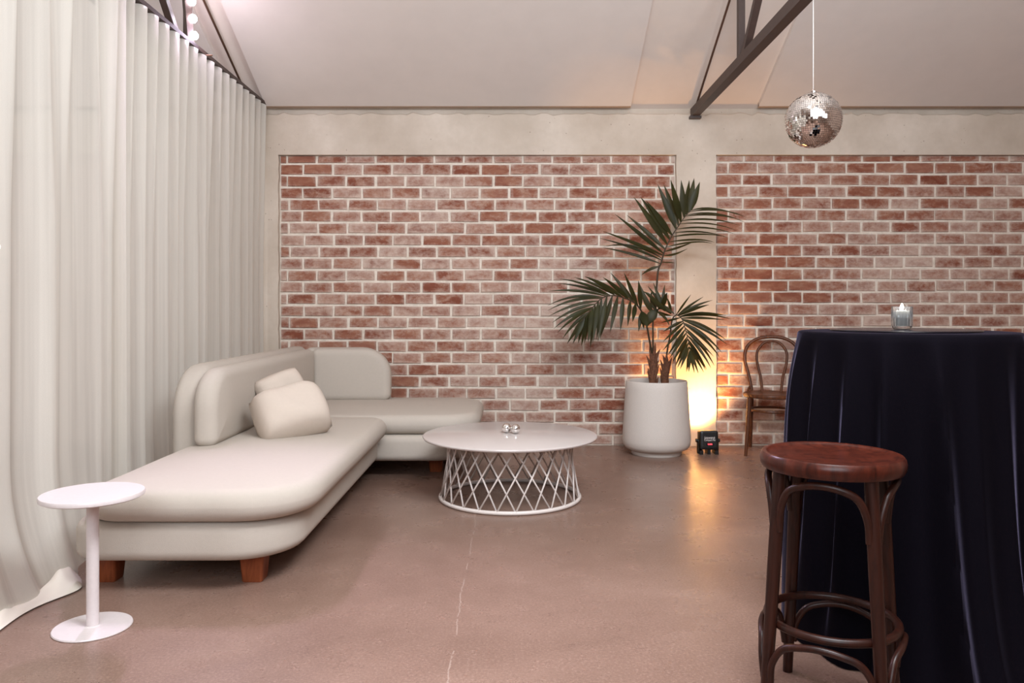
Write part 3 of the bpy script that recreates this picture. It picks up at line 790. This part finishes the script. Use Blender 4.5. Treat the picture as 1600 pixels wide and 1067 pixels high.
def text(body, size, center, mat, parent, name, M):
    cu = bpy.data.curves.new(name, 'FONT'); cu.body = body; cu.size = size; cu.align_x = 'CENTER'; cu.align_y = 'CENTER'; cu.extrude = 0.0004
    to = bpy.data.objects.new(name, cu); COL.objects.link(to); dg = bpy.context.evaluated_depsgraph_get()
    me = bpy.data.meshes.new_from_object(to.evaluated_get(dg)); bpy.data.objects.remove(to, do_unlink=True)
    base = wloc(parent)
    for v in me.vertices: v.co = M(v.co) + Vector(center) - base
    me.materials.clear(); me.materials.append(mat)
    o = bpy.data.objects.new(name, me); COL.objects.link(o); o.parent = parent; return o
TM = lambda c: tilt @ Vector((c.x, -c.z, c.y))
text('Stewand', 0.030, bc + tilt @ Vector((0.001, -0.0562, 0.018)), MT['print_white'], up, 'lettering', lambda c: TM(Vector((c.x * 0.80, c.y * 0.95, c.z))))
text('Compact Par', 0.022, bc + tilt @ Vector((0.003, -0.0562, 0.000)), MT['print_white'], up, 'lettering', lambda c: TM(Vector((c.x * 0.74, c.y, c.z))))
MB().box((-0.024, -0.0575, -0.040), (0.028, -0.055, -0.022)).xform(lambda p: bc + tilt @ p).build('display', MT['black_disc'], up, smooth=False)
text('8.888', 0.016, bc + tilt @ Vector((0.003, -0.058, -0.031)), MT['red_digits'], up, 'digits', TM)
MB().lathe([(0, 0.004), (0.009, 0.003), (0.010, 0), (0, 0)], (0, 0, 0), 16).xform(lambda p: bc + tilt @ Vector((-0.05 + p.x, -0.0545 - p.z, -0.05 + p.y))).build('button', UB, up)
l = bpy.data.lights.new('par_beam', 'SPOT'); l.energy = 120; l.color = (1.0, 0.52, 0.17); l.spot_size = math.radians(104); l.spot_blend = 0.9; l.shadow_soft_size = 0.04
lo = bpy.data.objects.new('par_beam', l); COL.objects.link(lo); lo.parent = up; lo.location = Vector((1.50, 6.06, 0.125)) - wloc(up)
lo.rotation_euler = Vector((-0.04, 0.26, 0.375)).to_track_quat('-Z', 'Y').to_euler()

# ------------------------------------------------------------------ bentwood chair
hc = Vector((1.985, 5.985, 0)); yaw = math.radians(-20)
chair = empty('bentwood_chair', hc, 'brown bentwood cafe chair with looped back against the brick', 'chair')
CWD = MT['bentwood_brown']
def ch(p):
    # local: front = -y
    p = Vector(p); return hc + Vector((p.x * math.cos(yaw) - p.y * math.sin(yaw), p.x * math.sin(yaw) + p.y * math.cos(yaw), p.z))
MB().lathe([(0, 0.432), (0.19, 0.432), (0.205, 0.438), (0.208, 0.450), (0.205, 0.460), (0.197, 0.464), (0.186, 0.460), (0, 0.456)], (0, 0, 0), 64, rfun=lambda r, z, a: r * (1 - 0.05 * max(0, math.sin(a)))).xform(ch).build('seat', MT['bentwood_brown'], chair)
for s in (-1, 1):
    MB().tube([ch((s*0.150, -0.125, 0.435)), ch((s*0.160, -0.140, 0.25)), ch((s*0.176, -0.175, 0.0))], [0.0185, 0.017, 0.012], 12).build('leg', CWD, chair)
# rear legs and outer hoop are one bent rod
hoop = [(-0.165, 0.235, 0.0), (-0.155, 0.19, 0.22), (-0.150, 0.175, 0.44), (-0.175, 0.195, 0.58), (-0.205, 0.215, 0.70), (-0.190, 0.235, 0.80), (-0.115, 0.25, 0.865), (0, 0.255, 0.885)]
hoop = hoop + [(-x, y, z) for x, y, z in reversed(hoop[:-1])]
MB().tube([ch(p) for p in catmull(hoop, 8)], 0.0135, 12).build('back_hoop', CWD, chair)
inner = [(-0.070, 0.165, 0.445), (-0.082, 0.185, 0.56), (-0.110, 0.205, 0.68), (-0.108, 0.222, 0.77), (-0.06, 0.238, 0.835), (0, 0.242, 0.852)]
inner = inner + [(-x, y, z) for x, y, z in reversed(inner[:-1])]
MB().tube([ch(p) for p in catmull(inner, 8)], 0.0105, 10).build('inner_loop', CWD, chair)
MB().tube([ch((0.157 * math.cos(a), 0.157 * math.sin(a) * 1.0, 0.335)) for a in [2*PI*k/48 for k in range(48)]], 0.0095, 8, closed=True).build('stretcher_ring', CWD, chair)
for s in (-1, 1):
    MB().tube([ch(p) for p in catmull([(s*0.158, 0.18, 0.50), (s*0.178, 0.15, 0.462), (s*0.175, 0.12, 0.44)], 5)], 0.008, 8).build('side_bracket', CWD, chair)

# ------------------------------------------------------------------ bar table with navy cloth
bc2 = Vector((1.356, 2.69, 0)); HT = 1.038; R0 = 0.350
bt = empty('bar_table', bc2, 'tall round cocktail table hidden under a navy cloth', 'table')
MB().lathe([(0, HT - 0.03), (R0 - 0.02, HT - 0.03), (R0 - 0.012, HT - 0.02), (R0 - 0.012, HT - 0.008), (0, HT - 0.006)], bc2, 48).build('top', MT['black_plastic'], bt)
MB().lathe([(0, 0.02), (0.03, 0.02), (0.03, HT - 0.03), (0, HT - 0.03)], bc2, 24).build('pole', MT['black_plastic'], bt)
MB().lathe([(0, 0.003), (0.25, 0.003), (0.25, 0.012), (0.05, 0.022), (0, 0.022)], bc2, 40).build('foot', MT['black_plastic'], bt)
rg = random.Random(21)
ridges = [(-72, 6, .9, -5), (-53, 5.5, 1.0, -3), (-36, 5, 1.1, 2), (-13, 5, 1.15, 6), (4, 8, .6, 3), (22, 9, .55, 2), (41, 5, 1.1, 5), (51, 4.5, 1.1, 1), (69, 5, .9, -2), (86, 7, .9, 0), (-92, 7, .9, 0)]
ridges += [(a, 8, .9, rg.uniform(-4, 4)) for a in range(106, 262, 19)]
vs = []; fs = []; NA, NZ = 300, 44
prof = [(0.0, HT), (0.12, HT), (0.22, HT), (0.30, HT - 0.0003), (R0 - 0.012, HT - 0.0008), (R0 - 0.004, HT - 0.003), (R0, HT - 0.009)]
rows = []
for (r, z) in prof[1:]:
    rows.append([(bc2.x + r * math.sin(2*PI*k/NA), bc2.y - r * math.cos(2*PI*k/NA), z) for k in range(NA)])
for j in range(1, NZ + 1):
    s = j / NZ; z = (HT - 0.009) * (1 - s) + 0.004 * s
    row = []
    for k in range(NA):
        deg = 360.0 * k / NA; dd = deg if deg <= 180 else deg - 360
        am = 0.088 * (1 - math.exp(-s * 5.0)) * (0.75 + 0.6 * s); f = 0
        for (c, wd, h, drift) in ridges:
            cc = c + drift * s; e = (dd - cc + 180) % 360 - 180
            # ridge with a steep and a gentle flank
            ww = wd * (0.8 if e < 0 else 1.25); f += h * math.exp(-abs(e / ww) ** 1.35)
        r = R0 + 0.012 * s ** 0.5 + 0.018 * s + am * (f - 0.45) + 0.065 * s ** 5
        if dd < -4:      # the hem stays clear of the stool on this side
            lim = 0.405 if dd < -66 else (0.405 + 0.05 * (dd + 66) / 26 if dd < -40 else 0.455 + 0.00009 * (dd + 40) ** 2)
            r = r if r < lim - 0.03 else lim - 0.03 + 0.03 * math.tanh((r - lim + 0.03) / 0.03)
        row.append((bc2.x + r * math.sin(math.radians(deg)), bc2.y - r * math.cos(math.radians(deg)), z))
    rows.append(row)
vs = [(bc2.x, bc2.y, HT)]
for row in rows: vs += row
for k in range(NA): fs.append((0, 1 + k, 1 + (k + 1) % NA))
for j in range(len(rows) - 1):
    for k in range(NA):
        a = 1 + j * NA + k; b = 1 + j * NA + (k + 1) % NA; fs.append((a, b, b + NA, a + NA))
tag(MB().add(vs, fs).build('tablecloth', MT['velvet'], None, loc=bc2, angle=60), 'navy blue velvet cloth draped to the floor over the cocktail table', 'tablecloth')
dc = Vector((1.345, 2.68, HT + 0.0005))
tag(MB().lathe([(0, 0), (0.232, 0), (0.236, 0.002), (0.235, 0.005), (0.228, 0.0062), (0, 0.0055)], dc, 72).build('round_mat', MT['black_disc'], None, loc=dc), 'thin dark round mat beneath the candle glass', 'mat')
kc = Vector((1.326, 2.655, HT + 0.0072))
hold = empty('candle_holder', kc, 'ribbed clear glass candle holder on the navy cocktail table', 'candle holder')
rib = lambda r, z, a: r * (1 + 0.035 * math.cos(18 * a)) if 0.006 < z < 0.070 and r > 0.03 else r
MB().lathe([(0, 0), (0.024, 0.0), (0.029, 0.004), (0.0325, 0.014), (0.0325, 0.036), (0.0335, 0.039), (0.0325, 0.042), (0.0325, 0.068), (0.034, 0.073), (0.0335, 0.077), (0.0305, 0.077), (0.0290, 0.072), (0.0285, 0.042), (0.0275, 0.038), (0.0265, 0.012), (0, 0.010)], kc, 108, rfun=rib).build('glass', MT['glass'], hold)
cd = empty('tealight', kc + Vector((0, 0, 0.012)), 'small white candle lit inside the ribbed glass', 'candle')
MB().lathe([(0, 0.0125), (0.0225, 0.0125), (0.023, 0.014), (0.023, 0.060), (0.021, 0.063), (0.006, 0.061), (0, 0.061)], kc, 32).build('wax', MT['wax'], cd)
MB().lathe([(0, 0.061), (0.0055, 0.063), (0.0070, 0.069), (0.0066, 0.075), (0.0045, 0.082), (0.002, 0.087), (0, 0.089)], kc, 16).build('flame', MT['flame'], cd)

# ------------------------------------------------------------------ bar stool
oc = Vector((0.900, 2.200, 0))
stool = empty('bar_stool', oc, 'dark bentwood bar stool with a round seat beside the navy table', 'stool')
DW = MT['bentwood_dark']
MB().lathe([(0, 0.664), (0.165, 0.664), (0.186, 0.668), (0.1915, 0.678), (0.1925, 0.692), (0.190, 0.704), (0.185, 0.7105), (0.178, 0.7115), (0.172, 0.708), (0.165, 0.7035), (0.10, 0.7010), (0, 0.7005)], oc, 96).build('seat', MT['bentwood_seat'], stool)
LA = [math.radians(a) for a in (-166, -76, 14, 104)]
def lr(z): return 0.163 + (0.670 - z) * 0.072
def LP(a, z, dr=0.0):
    r = lr(z) + dr; return oc + Vector((r * math.cos(a), r * math.sin(a), z))
for a in LA:
    MB().tube([LP(a, 0.668), LP(a, 0.45), LP(a, 0.22), LP(a, 0.0)], [0.0185, 0.0185, 0.017, 0.0145], 14).build('leg', DW, stool)
    
def ringpt(r, z, n=72): return [oc + Vector((r * math.cos(2*PI*k/n), r * math.sin(2*PI*k/n), z)) for k in range(n)]
MB().tube(ringpt(0.172, 0.246), 0.0115, 12, closed=True).build('foot_ring', DW, stool)
for k in range(4):
    a0, a1 = LA[k], LA[(k + 1) % 4]
    if a1 < a0: a1 += 2 * PI
    def arch(zs, ztop, name, bulge, rr):
        pts = []
        for q, z, b in ((0.055, zs, 0.004), (0.085, zs + (ztop - zs) * 0.42, 0.012), (0.18, zs + (ztop - zs) * 0.80, bulge), (0.34, ztop - 0.006, bulge * 1.2), (0.5, ztop, bulge * 1.2)):
            pts.append((q, z, b))
        pts = pts + [(1 - q, z, b) for q, z, b in reversed(pts[:-1])]
        w = []
        for q, z, b in pts:
            a = a0 + (a1 - a0) * q; pa, pb = LP(a0, z), LP(a1, z); ch_ = pa + (pb - pa) * q; cir = LP(a, z, 0)
            m = ch_ * 0.45 + cir * 0.55; out = Vector((math.cos(a), math.sin(a), 0)); w.append(m + out * b)
        MB().tube(catmull(w, 6), rr, 10).build(name, DW, stool)
    arch(0.505, 0.648, 'upper_brace', 0.020, 0.0105)
    arch(0.095, 0.222, 'lower_brace', 0.012, 0.0098)

# ------------------------------------------------------------------ mirror ball
bx = Vector((1.474, 3.82, 2.034)); BR = 0.134
mball = empty('mirror_ball', bx, 'silver mirror ball hanging from the steel truss', 'mirror ball')
MB().lathe([(0 if k in (0, 24) else (BR - 0.003) * math.sin(PI*k/24), -(BR - 0.003) * math.cos(PI*k/24)) for k in range(25)], bx, 48).build('core', MT['mirror_core'], mball)
rg = random.Random(4); vs = []; fs = []; rowsN = 40
for i in range(rowsN):
    th = PI * (i + 0.5) / rowsN; r = BR * math.sin(th); n = max(5, int(round(2 * PI * r / 0.0106)))
    ph = 0
    for k in range(n):
        a = 2 * PI * k / n + ph
        nrm = Vector((math.sin(th) * math.cos(a), math.sin(th) * math.sin(a), math.cos(th)))
        u = Vector((-math.sin(a), math.cos(a), 0)); v = nrm.cross(u)
        j = 0.05; nj = (nrm + u * rg.gauss(0, j) + v * rg.gauss(0, j)).normalized(); uj = (u - nj * u.dot(nj)).normalized(); vj = nj.cross(uj)
        hw = PI * r / n * 0.90; hh = PI * BR / rowsN * 0.5 * 0.90; c = bx + nrm * BR; b = len(vs)
        vs += [c + uj*sx*hw + vj*sy*hh for sx, sy in ((-1,-1),(1,-1),(1,1),(-1,1))]; fs.append((b, b+1, b+2, b+3))
me = MB().add(vs, fs).build('mirror_tile', MT['mirror'], mball, smooth=False); tag(me, kind='stuff')
MB().lathe([(0, BR - 0.004), (0.016, BR - 0.003), (0.016, BR + 0.006), (0.006, BR + 0.009), (0.004, BR + 0.018), (0, BR + 0.018)], bx, 20).build('cap', MT['chrome'], mball)
MB().tube([bx + Vector((0, 0, BR + 0.016)), Vector((bx.x, bx.y, 2.656))], 0.0016, 6).build('hanging_wire', MT['wire'], mball)

# ------------------------------------------------------------------ globe bulb at the left edge, against the near curtain
gc = Vector((-1.835, 2.775, 1.335))
gl = empty('festoon_bulb', gc, 'small bright round bulb hanging at the left edge before the curtain', 'bulb')
R = 0.014
MB().lathe([(0 if k in (0, 16) else R * math.sin(PI*k/16), -R * math.cos(PI*k/16)) for k in range(17)], gc, 24).build('globe', MT['globe_glow'], gl)
MB().lathe([(0, R - 0.003), (0.007, R - 0.002), (0.007, R + 0.016), (0, R + 0.016)], gc, 16).build('socket', MT['hem'], gl)
